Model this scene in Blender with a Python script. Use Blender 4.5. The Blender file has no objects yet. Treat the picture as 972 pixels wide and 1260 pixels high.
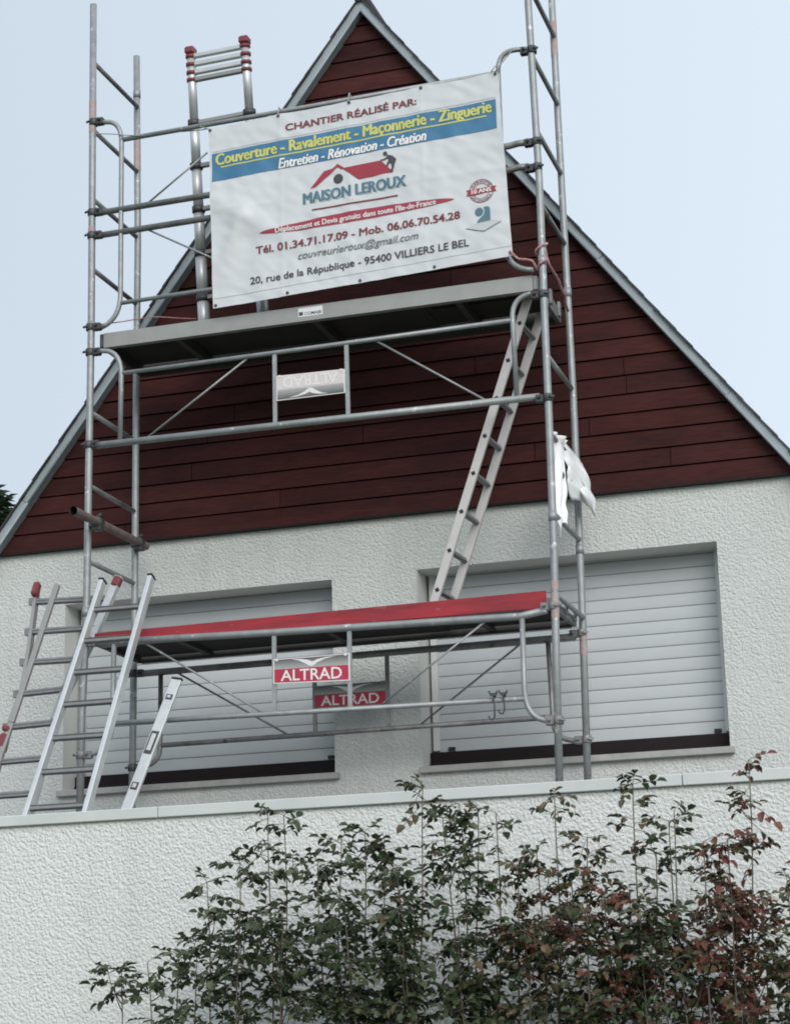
import bpy, bmesh, math, random
from mathutils import Vector, Matrix, noise
random.seed(11)
S = bpy.context.scene
COL = S.collection

# ------------------------------------------------------------------ camera
cam_d = bpy.data.cameras.new('camera')
cam_d.sensor_fit = 'VERTICAL'; cam_d.sensor_height = 24.0; cam_d.sensor_width = 24.0
cam_d.lens = 47.1136; cam_d.clip_end = 2000
cam = bpy.data.objects.new('camera', cam_d); COL.objects.link(cam)
_r, _u, _f = (0.953832, 0.299331, -0.024607), (0.099298, -0.23697, 0.966429), (-0.283451, 0.924254, 0.255752)
_u = (-0.0, 0, 0)
_fv = Vector(_f).normalized(); _rv = Vector(_r).normalized()
_uv = _rv.cross(_fv).normalized(); _rv = _fv.cross(_uv).normalized()
cam.matrix_world = Matrix(((_rv.x, _uv.x, -_fv.x, 5.5574), (_rv.y, _uv.y, -_fv.y, -11.375),
                           (_rv.z, _uv.z, -_fv.z, 1.6), (0, 0, 0, 1)))
S.camera = cam

# ------------------------------------------------------------------ sky and sun (overcast daylight)
SUN_EL, SUN_AZ = math.radians(30), math.radians(150)      # azimuth clockwise from +Y
w = bpy.data.worlds.new('World'); S.world = w; w.use_nodes = True
nt = w.node_tree; nt.nodes.clear()
out = nt.nodes.new('ShaderNodeOutputWorld'); bg = nt.nodes.new('ShaderNodeBackground')
sky = nt.nodes.new('ShaderNodeTexSky'); sky.sky_type = 'NISHITA'; sky.sun_disc = False
sky.sun_elevation = SUN_EL; sky.sun_rotation = SUN_AZ; sky.air_density = 1.0; sky.dust_density = 3.0
mix = nt.nodes.new('ShaderNodeMix'); mix.data_type = 'RGBA'; mix.inputs[0].default_value = 0.88
# the cloud layer is a little thicker (darker) towards the west
tc = nt.nodes.new('ShaderNodeTexCoord'); sx = nt.nodes.new('ShaderNodeSeparateXYZ'); nt.links.new(tc.outputs['Generated'], sx.inputs[0])
mr = nt.nodes.new('ShaderNodeMapRange'); mr.inputs[1].default_value = -.55; mr.inputs[2].default_value = .05; nt.links.new(sx.outputs[0], mr.inputs[0])
cl = nt.nodes.new('ShaderNodeMix'); cl.data_type = 'RGBA'; cl.inputs[6].default_value = (4.6, 5.22, 5.88, 1); cl.inputs[7].default_value = (6.1, 6.85, 7.6, 1)
nt.links.new(mr.outputs[0], cl.inputs[0]); nt.links.new(cl.outputs[2], mix.inputs[7])
nt.links.new(sky.outputs[0], mix.inputs[6]); nt.links.new(mix.outputs[2], bg.inputs[0])
bg.inputs[1].default_value = 0.10
nt.links.new(bg.outputs[0], out.inputs[0])
sd = bpy.data.lights.new('sun', 'SUN'); sd.energy = 1.45; sd.angle = math.radians(40); sd.color = (1.0, 0.97, 0.93)
sun = bpy.data.objects.new('sun', sd); COL.objects.link(sun)
_sdir = Vector((math.sin(SUN_AZ) * math.cos(SUN_EL), math.cos(SUN_AZ) * math.cos(SUN_EL), math.sin(SUN_EL)))
sun.rotation_euler = _sdir.to_track_quat('Z', 'Y').to_euler(); sun.location = (0, -20, 30)
vs = S.view_settings; vs.view_transform = 'Standard'; vs.look = 'None'; vs.exposure = 0.48; vs.gamma = 1; vs.use_curve_mapping = False
S.cycles.use_denoising = True
S.cycles.filter_width = 1.9
S.cycles.max_bounces = 6

# ------------------------------------------------------------------ materials
def mat(name, col, rough=.6, metal=0.0, var=None, bump=None, island=0.0, spec=.5, scale3=None, trans=0.0, grain=None, spots=None):
    """var=(scale, amount, other colour), bump=(scale, strength, distance), island = per-piece value variation"""
    m = bpy.data.materials.new(name); m.use_nodes = True
    t = m.node_tree; b = t.nodes['Principled BSDF']
    b.inputs['Roughness'].default_value = rough; b.inputs['Metallic'].default_value = metal
    b.inputs['Specular IOR Level'].default_value = spec
    b.inputs['Base Color'].default_value = (*col, 1)
    co = t.nodes.new('ShaderNodeTexCoord'); src = co.outputs['Object']
    if scale3:
        mp = t.nodes.new('ShaderNodeMapping'); mp.inputs['Scale'].default_value = scale3
        t.links.new(src, mp.inputs['Vector']); src = mp.outputs[0]
    cur = None
    if var:
        n = t.nodes.new('ShaderNodeTexNoise'); n.inputs['Scale'].default_value = var[0]; n.inputs['Detail'].default_value = 6
        n.inputs['Roughness'].default_value = .65
        t.links.new(src, n.inputs['Vector'])
        r = t.nodes.new('ShaderNodeMapRange'); r.inputs[1].default_value = .36; r.inputs[2].default_value = .68
        r.inputs[4].default_value = var[1]
        t.links.new(n.outputs['Fac'], r.inputs[0])
        x = t.nodes.new('ShaderNodeMix'); x.data_type = 'RGBA'; x.inputs[6].default_value = (*col, 1); x.inputs[7].default_value = (*var[2], 1)
        t.links.new(r.outputs[0], x.inputs[0]); cur = x.outputs[2]
    if grain:          # fibres: value streaks along one axis
        mp = t.nodes.new('ShaderNodeMapping'); mp.inputs['Scale'].default_value = grain[1]; t.links.new(co.outputs['Object'], mp.inputs['Vector'])
        n = t.nodes.new('ShaderNodeTexNoise'); n.inputs['Scale'].default_value = grain[0]; n.inputs['Detail'].default_value = 5; t.links.new(mp.outputs[0], n.inputs['Vector'])
        r = t.nodes.new('ShaderNodeMapRange'); r.inputs[1].default_value = .3; r.inputs[2].default_value = .7; r.inputs[3].default_value = 1 - grain[2]; r.inputs[4].default_value = 1 + grain[2]
        t.links.new(n.outputs['Fac'], r.inputs[0])
        h = t.nodes.new('ShaderNodeHueSaturation'); t.links.new(r.outputs[0], h.inputs['Value'])
        if cur: t.links.new(cur, h.inputs['Color'])
        else: h.inputs['Color'].default_value = (*col, 1)
        cur = h.outputs[0]
    if spots:          # splashes, chips and scuffs with an edge of their own
        n = t.nodes.new('ShaderNodeTexNoise'); n.inputs['Scale'].default_value = spots[0]; n.inputs['Detail'].default_value = 7; n.inputs['Roughness'].default_value = .6
        t.links.new(src, n.inputs['Vector'])
        r = t.nodes.new('ShaderNodeMapRange'); r.inputs[1].default_value = spots[1]; r.inputs[2].default_value = spots[1] + .03; t.links.new(n.outputs['Fac'], r.inputs[0])
        x = t.nodes.new('ShaderNodeMix'); x.data_type = 'RGBA'; x.inputs[7].default_value = (*spots[2], 1)
        if cur: t.links.new(cur, x.inputs[6])
        else: x.inputs[6].default_value = (*col, 1)
        t.links.new(r.outputs[0], x.inputs[0]); cur = x.outputs[2]
    if island:
        g = t.nodes.new('ShaderNodeNewGeometry'); r = t.nodes.new('ShaderNodeMapRange')
        r.inputs[3].default_value = 1 - island; r.inputs[4].default_value = 1 + island
        t.links.new(g.outputs['Random Per Island'], r.inputs[0])
        h = t.nodes.new('ShaderNodeHueSaturation'); t.links.new(r.outputs[0], h.inputs['Value'])
        if cur: t.links.new(cur, h.inputs['Color'])
        else: h.inputs['Color'].default_value = (*col, 1)
        cur = h.outputs[0]
    if cur: t.links.new(cur, b.inputs['Base Color'])
    if bump:
        n = t.nodes.new('ShaderNodeTexNoise'); n.inputs['Scale'].default_value = bump[0]; n.inputs['Detail'].default_value = 4
        t.links.new(src, n.inputs['Vector'])
        p = t.nodes.new('ShaderNodeBump'); p.inputs['Strength'].default_value = bump[1]; p.inputs['Distance'].default_value = bump[2]
        t.links.new(n.outputs['Fac'], p.inputs['Height']); t.links.new(p.outputs[0], b.inputs['Normal'])
    if trans:
        tr = t.nodes.new('ShaderNodeBsdfTranslucent'); ms = t.nodes.new('ShaderNodeMixShader'); ms.inputs[0].default_value = trans
        if cur: t.links.new(cur, tr.inputs[0])
        else: tr.inputs[0].default_value = (*col, 1)
        o = t.nodes['Material Output']
        t.links.new(b.outputs[0], ms.inputs[1]); t.links.new(tr.outputs[0], ms.inputs[2]); t.links.new(ms.outputs[0], o.inputs[0])
    return m

def stucco_mat(name, col, dirt, grain, dist):
    m = bpy.data.materials.new(name); m.use_nodes = True
    t = m.node_tree; b = t.nodes['Principled BSDF']; b.inputs['Roughness'].default_value = .95
    b.inputs['Specular IOR Level'].default_value = .1
    co = t.nodes.new('ShaderNodeTexCoord')
    n = t.nodes.new('ShaderNodeTexNoise'); n.inputs['Scale'].default_value = grain; n.inputs['Detail'].default_value = 5; n.inputs['Roughness'].default_value = .62
    v = t.nodes.new('ShaderNodeTexVoronoi'); v.feature = 'SMOOTH_F1'; v.inputs['Scale'].default_value = grain * .8
    v.inputs['Smoothness'].default_value = .18
    dn = t.nodes.new('ShaderNodeTexNoise'); dn.inputs['Scale'].default_value = grain * .5; dn.inputs['Detail'].default_value = 2
    vm = t.nodes.new('ShaderNodeVectorMath'); vm.operation = 'MULTIPLY_ADD'; vm.inputs[1].default_value = (.03, .03, .03)
    t.links.new(co.outputs['Object'], dn.inputs['Vector']); t.links.new(dn.outputs['Color'], vm.inputs[0]); t.links.new(co.outputs['Object'], vm.inputs[2])
    t.links.new(co.outputs['Object'], n.inputs['Vector']); t.links.new(vm.outputs[0], v.inputs['Vector'])
    s = t.nodes.new('ShaderNodeMath'); s.operation = 'MULTIPLY_ADD'; s.inputs[1].default_value = -.9
    t.links.new(v.outputs['Distance'], s.inputs[0]); t.links.new(n.outputs['Fac'], s.inputs[2])
    p = t.nodes.new('ShaderNodeBump'); p.inputs['Strength'].default_value = 1; p.inputs['Distance'].default_value = dist
    t.links.new(s.outputs[0], p.inputs['Height']); t.links.new(p.outputs[0], b.inputs['Normal'])
    d = t.nodes.new('ShaderNodeTexNoise'); d.inputs['Scale'].default_value = .9; d.inputs['Detail'].default_value = 7; d.inputs['Roughness'].default_value = .7
    t.links.new(co.outputs['Object'], d.inputs['Vector'])
    r = t.nodes.new('ShaderNodeMapRange'); r.inputs[1].default_value = .42; r.inputs[2].default_value = .75; r.inputs[4].default_value = .55
    t.links.new(d.outputs['Fac'], r.inputs[0])
    # weather streaks running down the render
    mp = t.nodes.new('ShaderNodeMapping'); mp.inputs['Scale'].default_value = (3.2, 3.2, .25); t.links.new(co.outputs['Object'], mp.inputs[0])
    d2 = t.nodes.new('ShaderNodeTexNoise'); d2.inputs['Scale'].default_value = 2.2; d2.inputs['Detail'].default_value = 5; t.links.new(mp.outputs[0], d2.inputs['Vector'])
    r2 = t.nodes.new('ShaderNodeMapRange'); r2.inputs[1].default_value = .52; r2.inputs[2].default_value = .8; r2.inputs[4].default_value = .45
    t.links.new(d2.outputs['Fac'], r2.inputs[0])
    ad = t.nodes.new('ShaderNodeMath'); ad.operation = 'ADD'; ad.use_clamp = True
    t.links.new(r.outputs[0], ad.inputs[0]); t.links.new(r2.outputs[0], ad.inputs[1])
    x = t.nodes.new('ShaderNodeMix'); x.data_type = 'RGBA'; x.inputs[6].default_value = (*col, 1); x.inputs[7].default_value = (*dirt, 1)
    t.links.new(ad.outputs[0], x.inputs[0]); t.links.new(x.outputs[2], b.inputs['Base Color'])
    return m

M = {}
M['stucco'] = stucco_mat('roughcast render', (.61, .635, .615), (.49, .505, .48), 72, .0075)
M['stucco_low'] = stucco_mat('coarse roughcast render', (.715, .74, .725), (.60, .625, .605), 66, .0090)
M['smooth'] = mat('smooth painted reveal', (.66, .67, .64), .85, bump=(60, .2, .003))
M['board'] = mat('stained cladding boards', (.062, .0185, .0172), .75, var=(1.7, .9, (.026, .010, .0105)), island=.16, scale3=(.55, 1, 2.2), bump=(30, .3, .004), spec=.12, grain=(9, (1, 1, 14), .2))
M['board_dark'] = mat('dark joint behind boards', (.010, .005, .005), .9)
M['slate'] = mat('dark roof slates', (.055, .055, .06), .8, island=.3)
M['zinc'] = mat('grey zinc verge', (.33, .38, .41), .55, metal=.1, var=(5, .7, (.26, .305, .33)), spots=(3, .66, (.20, .225, .235)))
M['coping'] = mat('pale metal coping', (.60, .63, .62), .55, metal=.05, var=(3, .5, (.48, .51, .50)))
M['shutter'] = mat('grey plastic slats', (.50, .53, .545), .55, var=(3, .5, (.46, .485, .495)))
M['beam_shade'] = mat('shade-darkened deck beam', (.075, .07, .068), .7, metal=.2, var=(8, .7, (.045, .042, .042)))  # rear beams and cross bars: shade below the decks put into the colour
M['guide'] = mat('pale shutter guide', (.62, .63, .62), .5)
M['maroon'] = mat('dark maroon frame', (.012, .008, .009), .6, var=(6, .5, (.02, .013, .013)), spec=.2)
M['sill'] = mat('weathered concrete sill', (.41, .41, .395), .9, var=(9, .8, (.28, .28, .265)), bump=(80, .3, .003))
M['black'] = mat('black rubber', (.012, .012, .013), .6)
M['galv'] = mat('galvanised steel tube', (.36, .38, .385), .55, metal=.5, var=(14, .9, (.27, .285, .29)), bump=(90, .1, .002), spots=(16, .635, (.60, .60, .58)))
M['galv_dark'] = mat('weathered and shade-dark galvanised tube', (.30, .305, .305), .55, metal=.5, var=(9, .9, (.17, .165, .165)), spots=(11, .62, (.13, .085, .065)))  # worn tubes, and the inner guard frame with its shade painted in
M['pink'] = mat('faded red paint on tube', (.40, .25, .25), .6, var=(40, .95, (.38, .38, .38)))
M['coupler'] = mat('dark forged coupler', (.10, .105, .11), .55, metal=.6, var=(30, .7, (.05, .05, .055)))
M['alu'] = mat('bright aluminium', (.66, .68, .69), .42, metal=.5, var=(12, .6, (.52, .54, .55)))
M['alu_dull'] = mat('dull aluminium', (.34, .345, .335), .5, metal=.4, var=(8, .7, (.29, .295, .285)))
M['alu_pale'] = mat('pale oxidised aluminium', (.56, .54, .53), .6, metal=.25, var=(10, .6, (.46, .44, .44)))
M['rung'] = mat('grey ribbed rung', (.27, .275, .28), .55, metal=.5, var=(20, .6, (.18, .185, .19)))
M['ply'] = mat('shade-darkened plywood', (.026, .022, .021), .85, var=(5, .6, (.045, .04, .038)), bump=(20, .2, .003))  # board colour darkened to carry the shade under the platforms
M['red'] = mat('red painted toe board', (.36, .020, .033), .6, var=(4, .9, (.17, .017, .024)), scale3=(.6, 1, 4), spots=(9, .66, (.30, .17, .16)), bump=(20, .3, .004))
M['red_plastic'] = mat('faded red plastic', (.20, .038, .05), .5, var=(30, .6, (.18, .04, .05)))
M['rust'] = mat('rusty steel tube', (.24, .185, .17), .75, metal=.2, var=(12, .9, (.13, .10, .095)), bump=(60, .3, .003))
M['vinyl'] = mat('white printed vinyl', (.62, .64, .665), .5, var=(4, .5, (.55, .575, .60)))
M['ink_blue'] = mat('blue print', (.04, .16, .30), .5, var=(3, .7, (.07, .22, .36)))
M['ink_yellow'] = mat('yellow print', (.55, .57, .17), .5)
M['ink_white'] = mat('white print', (.78, .79, .80), .5)
M['ink_navy'] = mat('dark outline print', (.025, .05, .06), .5)
M['ink_maroon'] = mat('maroon print', (.19, .035, .045), .5)
M['ink_red'] = mat('red print', (.36, .03, .05), .5, var=(7, .7, (.28, .035, .06)))
M['ink_pinkred'] = mat('raspberry print', (.33, .035, .065), .5)
M['ink_teal'] = mat('slate teal print', (.085, .18, .235), .5)
M['ink_grey'] = mat('grey print', (.16, .175, .185), .5)
M['ink_dark'] = mat('charcoal print', (.055, .055, .065), .5)
M['ink_pale'] = mat('pale grey print', (.50, .54, .56), .5)
M['sign_red'] = mat('crimson enamel', (.40, .018, .055), .5, var=(25, .6, (.46, .05, .09)))
M['sign_grey'] = mat('grey graded enamel', (.22, .225, .22), .5, scale3=(1, 1, 1), var=(9, .8, (.36, .37, .36)))
for _i in range(6):
    _g = .36 - .050 * _i
    M['fade_%d' % _i] = mat('grey fade print', (_g, _g * 1.01, _g), .5, var=(25, .5, (_g * .8, _g * .8, _g * .8)))
M['sign_white'] = mat('white enamel', (.74, .72, .72), .5)
M['sign_faded'] = mat('sun bleached enamel', (.63, .575, .575), .6, var=(20, .7, (.68, .64, .64)))
M['sheet'] = mat('white plastic sheet', (.90, .91, .92), .4)
M['cord_red'] = mat('red and white cord', (.36, .10, .12), .8, var=(60, .9, (.5, .42, .42)))
M['cord_grey'] = mat('grey string', (.36, .37, .38), .8)
M['bark'] = mat('green brown cane', (.10, .095, .07), .8, var=(14, .8, (.15, .11, .085)))
M['trunk'] = mat('brown bark', (.07, .05, .035), .9)
M['needle'] = mat('conifer needles', (.035, .06, .035), .7, island=.5)
M['ground'] = mat('mown lawn', (.055, .085, .03), .95, var=(1.3, .8, (.09, .10, .045)), bump=(40, .6, .03))
M['soil'] = mat('dark bed soil', (.05, .038, .028), .95, var=(12, .8, (.09, .07, .05)), bump=(30, .8, .03))
M['felt'] = mat('grey roofing felt', (.16, .165, .165), .9, bump=(60, .3, .004))

def leaf_mat(name, stops):
    m = bpy.data.materials.new(name); m.use_nodes = True
    t = m.node_tree; b = t.nodes['Principled BSDF']; b.inputs['Roughness'].default_value = .5; b.inputs['Specular IOR Level'].default_value = .35
    g = t.nodes.new('ShaderNodeNewGeometry'); r = t.nodes.new('ShaderNodeValToRGB')
    while len(r.color_ramp.elements) < len(stops): r.color_ramp.elements.new(.5)
    for e, (p, c) in zip(r.color_ramp.elements, stops): e.position = p; e.color = (*c, 1)
    t.links.new(g.outputs['Random Per Island'], r.inputs[0]); t.links.new(r.outputs[0], b.inputs['Base Color'])
    tr = t.nodes.new('ShaderNodeBsdfTranslucent'); ms = t.nodes.new('ShaderNodeMixShader'); ms.inputs[0].default_value = .22
    t.links.new(r.outputs[0], tr.inputs[0]); o = t.nodes['Material Output']
    t.links.new(b.outputs[0], ms.inputs[1]); t.links.new(tr.outputs[0], ms.inputs[2]); t.links.new(ms.outputs[0], o.inputs[0])
    return m
M['leaf'] = leaf_mat('dark green rose leaves', [(0, (.022, .038, .018)), (.45, (.042, .066, .030)), (.8, (.078, .105, .052)), (1, (.16, .18, .115))])
M['leaf_mixed'] = leaf_mat('green and bronze rose leaves', [(0, (.036, .046, .022)), (.4, (.078, .080, .040)), (.7, (.115, .082, .046)), (1, (.18, .135, .085))])
M['leaf_red'] = leaf_mat('red brown rose leaves', [(0, (.060, .030, .022)), (.35, (.125, .050, .034)), (.7, (.18, .088, .055)), (1, (.19, .045, .055))])

# ------------------------------------------------------------------ object helpers
ORG = {}
def props(o, label=None, cat=None, group=None, kind=None):
    if label: o['label'] = label
    if cat: o['category'] = cat
    if group: o['group'] = group
    if kind: o['kind'] = kind
    return o
def thing(name, label, cat, loc, group=None):
    o = bpy.data.objects.new(name, None); COL.objects.link(o); o.location = loc; o.empty_display_size = .1
    ORG[o] = Vector(loc); return props(o, label, cat, group)

class MB:
    def __init__(s): s.v = []; s.f = []; s.m = []; s.sm = []
    def face(s, idx, mi=0, smooth=False): s.f.append(idx); s.m.append(mi); s.sm.append(smooth)
    def poly(s, pts, mi=0):
        n = len(s.v); s.v += [tuple(p) for p in pts]; s.face(list(range(n, n + len(pts))), mi)
    def box(s, lo, hi, mi=0, mtx=None):
        n = len(s.v)
        P = [Vector((x, y, z)) for x in (lo[0], hi[0]) for y in (lo[1], hi[1]) for z in (lo[2], hi[2])]
        if mtx: P = [mtx @ p for p in P]
        s.v += [tuple(p) for p in P]
        for q in ((0, 1, 3, 2), (4, 6, 7, 5), (0, 4, 5, 1), (2, 3, 7, 6), (0, 2, 6, 4), (1, 5, 7, 3)): s.face([n + i for i in q], mi)
    def beam(s, a, b, wx, wy, side=(0, 1, 0), mi=0):
        """box from a to b; wx = size across `side`, wy = size along `side`"""
        a, b = Vector(a), Vector(b); d = (b - a); L = d.length; d.normalize()
        sv = Vector(side); sv = (sv - d * sv.dot(d)).normalized(); t = sv.cross(d)
        mt = Matrix(((t.x, sv.x, d.x, a.x), (t.y, sv.y, d.y, a.y), (t.z, sv.z, d.z, a.z), (0, 0, 0, 1)))
        s.box((-wx / 2, -wy / 2, 0), (wx / 2, wy / 2, L), mi, mt)
    def tube(s, pts, r, seg=12, mi=0, cap=True, r2=None, smooth=True):
        pts = [Vector(p) for p in pts]; N = len(pts)
        T = []
        for i in range(N):
            d = pts[min(i + 1, N - 1)] - pts[max(i - 1, 0)]; T.append(d.normalized())
        up = Vector((0, 0, 1)) if abs(T[0].z) < .9 else Vector((1, 0, 0))
        nrm = (up - T[0] * up.dot(T[0])).normalized()
        base = len(s.v)
        for i in range(N):
            nrm = (nrm - T[i] * nrm.dot(T[i])).normalized(); bn = T[i].cross(nrm)
            rr = r if r2 is None else r + (r2 - r) * i / (N - 1)
            for k in range(seg):
                a = 2 * math.pi * k / seg
                s.v.append(tuple(pts[i] + (nrm * math.cos(a) + bn * math.sin(a)) * rr))
        for i in range(N - 1):
            for k in range(seg):
                k2 = (k + 1) % seg
                s.face([base + i * seg + k, base + i * seg + k2, base + (i + 1) * seg + k2, base + (i + 1) * seg + k], mi, smooth)
        if cap:
            s.face([base + k for k in range(seg)][::-1], mi); s.face([base + (N - 1) * seg + k for k in range(seg)], mi)
    def prism(s, pts, vec, mi=0):
        """planar polygon pts swept by vec"""
        n = len(s.v); k = len(pts); vec = Vector(vec)
        s.v += [tuple(p) for p in pts] + [tuple(Vector(p) + vec) for p in pts]
        s.face(list(range(n, n + k)), mi); s.face(list(range(n + k, n + 2 * k))[::-1], mi)
        for i in range(k):
            j = (i + 1) % k; s.face([n + i, n + k + i, n + k + j, n + j], mi)
    def grid(s, fn, nu, nv, mi=0, smooth=True):
        n = len(s.v)
        for j in range(nv + 1):
            for i in range(nu + 1): s.v.append(tuple(fn(i / nu, j / nv)))
        for j in range(nv):
            for i in range(nu):
                a = n + j * (nu + 1) + i; s.face([a, a + 1, a + nu + 2, a + nu + 1], mi, smooth)
    def build(s, name, mats, parent=None, fix=True, bevel=0):
        org = Vector((0, 0, 0)); p = parent
        while p is not None:
            if p in ORG: org = ORG[p]; break
            p = p.parent
        me = bpy.data.meshes.new(name)
        me.from_pydata([tuple(Vector(v) - org) for v in s.v], [], s.f)
        mats = mats if isinstance(mats, (list, tuple)) else [mats]
        for mm in mats: me.materials.append(M[mm] if isinstance(mm, str) else mm)
        me.polygons.foreach_set('material_index', s.m); me.polygons.foreach_set('use_smooth', s.sm)
        if fix:
            bm = bmesh.new(); bm.from_mesh(me); bmesh.ops.recalc_face_normals(bm, faces=bm.faces); bm.to_mesh(me); bm.free()
        me.update()
        o = bpy.data.objects.new(name, me); COL.objects.link(o)
        if parent is not None: o.parent = parent
        if bevel:
            b = o.modifiers.new('edge', 'BEVEL'); b.width = bevel; b.segments = 1; b.limit_method = 'ANGLE'
        return o

def arc(c, r, a0, a1, n=7):
    """arc in the x-z plane, degrees; c=(x,y,z)"""
    return [(c[0] + r * math.cos(math.radians(a0 + (a1 - a0) * i / n)), c[1], c[2] + r * math.sin(math.radians(a0 + (a1 - a0) * i / n))) for i in range(n + 1)]

_dg = bpy.context.evaluated_depsgraph_get
def glyphs(body, bold=0.0, shear=0.0):
    """outlines of a line of writing as flat faces: (verts2d, faces)"""
    c = bpy.data.curves.new('writing', 'FONT'); c.body = body; c.size = 1; c.offset = bold; c.shear = shear; c.resolution_u = 3
    o = bpy.data.objects.new('writing', c); COL.objects.link(o)
    bpy.context.view_layer.update()
    me = bpy.data.meshes.new_from_object(o.evaluated_get(_dg()))
    vs_ = [(v.co.x, v.co.y) for v in me.vertices]; fs = [list(p.vertices) for p in me.polygons]
    bpy.data.objects.remove(o); bpy.data.curves.remove(c); bpy.data.meshes.remove(me)
    return vs_, fs
_cap = max(v[1] for v in glyphs('H')[0])
def write(mb, body, fn, mi, bold=0.0, shear=0.0, x0=None, x1=None):
    """fn(s, t): s in 0..1 along the line, t in cap heights"""
    vs_, fs = glyphs(body, bold, shear)
    a = min(v[0] for v in vs_); b = max(v[0] for v in vs_)
    n = len(mb.v)
    mb.v += [tuple(fn((x - a) / (b - a), y / _cap)) for x, y in vs_]
    for f in fs: mb.face([n + i for i in f], mi)

# ------------------------------------------------------------------ ground
g = MB(); g.grid(lambda u, v: (-400 + 800 * u, -400 + 800 * v, 0), 8, 8)
props(g.build('ground', 'ground'), kind='structure')
g = MB()
g.grid(lambda u, v: (-.4 + 6.4 * u, -2.5 + 1.44 * v, .01 + .05 * math.sin(v * math.pi) + .03 * noise.noise(Vector((u * 14, v * 4, 0)))), 60, 14)
props(g.build('flower_bed_soil', 'soil'), kind='structure')

# ------------------------------------------------------------------ house
YW = 1.03
house = thing('house', 'pale roughcast house with dark red timber gable and two closed roller shutters', 'house', (1.6, YW, 0))
def slopeZ(x, top): return top - 1.332 * abs(x - 1.62)
xs = [-1.40, -.66, 1.30, 1.893, 3.872, 4.58]
zsL, zsR = (3.315, 4.612), (3.315, 4.624)
mb = MB()
def rect(x0, x1, z0, z1): mb.poly([(x0, YW, z0), (x1, YW, z0), (x1, YW, z1), (x0, YW, z1)])
mb.poly([(xs[0], YW, 0), (xs[1], YW, 0), (xs[1], YW, 5.03), (-1.20, YW, 5.03), (xs[0], YW, 4.76)])
mb.poly([(xs[4], YW, 0), (xs[5], YW, 0), (xs[5], YW, 4.84), (4.44, YW, 5.03), (xs[4], YW, 5.03)]); rect(xs[2], xs[3], 0, 5.03)
rect(xs[1], xs[2], 0, zsL[0]); rect(xs[1], xs[2], zsL[1], 5.03); rect(xs[3], xs[4], 0, zsR[0]); rect(xs[3], xs[4], zsR[1], 5.03)
for x0, x1, (z0, z1) in ((xs[1], xs[2], zsL), (xs[3], xs[4], zsR)):
    D = YW + .30
    mb.poly([(x0, YW, z0), (x0, YW, z1), (x0, D, z1), (x0, D, z0)], 1); mb.poly([(x1, YW, z0), (x1, D, z0), (x1, D, z1), (x1, YW, z1)], 1)
    mb.poly([(x0, YW, z1), (x1, YW, z1), (x1, D, z1), (x0, D, z1)], 1); mb.poly([(x0, YW, z0), (x0, D, z0), (x1, D, z0), (x1, YW, z0)], 1)
    mb.poly([(x0, D, z0), (x1, D, z0), (x1, D, z1), (x0, D, z1)], 1)
YB = 9.0
mb.poly([(xs[0], YW, 0), (xs[0], YW, 4.76), (xs[0], YB, 4.76), (xs[0], YB, 0)]); mb.poly([(xs[5], YW, 0), (xs[5], YB, 0), (xs[5], YB, 4.84), (xs[5], YW, 4.84)])
mb.poly([(xs[0], YB, 0), (xs[0], YB, 4.76), (1.62, YB, 8.75), (xs[5], YB, 4.84), (xs[5], YB, 0)])
mb.build('wall', ['stucco', 'smooth'], house, fix=False)

# timber cladding: real lapped boards cut to the gable
mb = MB()
z = 5.012; k = 0; TOPC = 8.72
while z < 8.66:
    h = .1295; z1 = z + h - .009
    def X(zz): return max(0.0, (TOPC - zz) / 1.332)
    xl0, xl1 = 1.62 - X(z), 1.62 - X(z1)
    xr0, xr1 = 1.62 + X(z), 1.62 + X(z1)
    cuts = [c for c in [[-.2, 2.35], [.95, 3.62], [2.73, ], [.3, 3.1], [1.55, ], [2.2, 3.95], [.62, 3.35]][k % 7] if xl1 + .25 < c < xr1 - .25]
    if k == 5: cuts = [.42, 3.36]
    edges = [None] + cuts + [None]
    for i in range(len(edges) - 1):
        a, b = edges[i], edges[i + 1]
        bl, tl = (xl0, xl1) if a is None else (a + .0025, a + .0025)
        br, tr = (xr0, xr1) if b is None else (b - .0025, b - .0025)
        jit = random.uniform(-.0015, .0015)
        yf = 1.0 + jit
        n = len(mb.v)      # slightly tilted face, bottom edge proud
        mb.v += [(bl, yf - .006, z), (br, yf - .006, z), (tr, yf + .003, z1), (tl, yf + .003, z1),
                 (bl, 1.026, z), (br, 1.026, z), (tr, 1.026, z1), (tl, 1.026, z1)]
        for q in ((0, 1, 2, 3), (0, 4, 5, 1), (3, 2, 6, 7), (0, 3, 7, 4), (1, 5, 6, 2)): mb.face([n + i_ for i_ in q])
    z += h; k += 1
n = len(mb.v)
mb.v += [(-1.14, 1.027, 5.02), (4.38, 1.027, 5.02), (1.62, 1.027, 8.70)]; mb.face([n, n + 1, n + 2], 1)
mb.build('gable_cladding', ['board', 'board_dark'], house, fix=True)
mb = MB(); mb.box((-1.16, .985, 4.998), (4.40, 1.026, 5.011)); mb.build('drip_strip', 'maroon', house)

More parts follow.
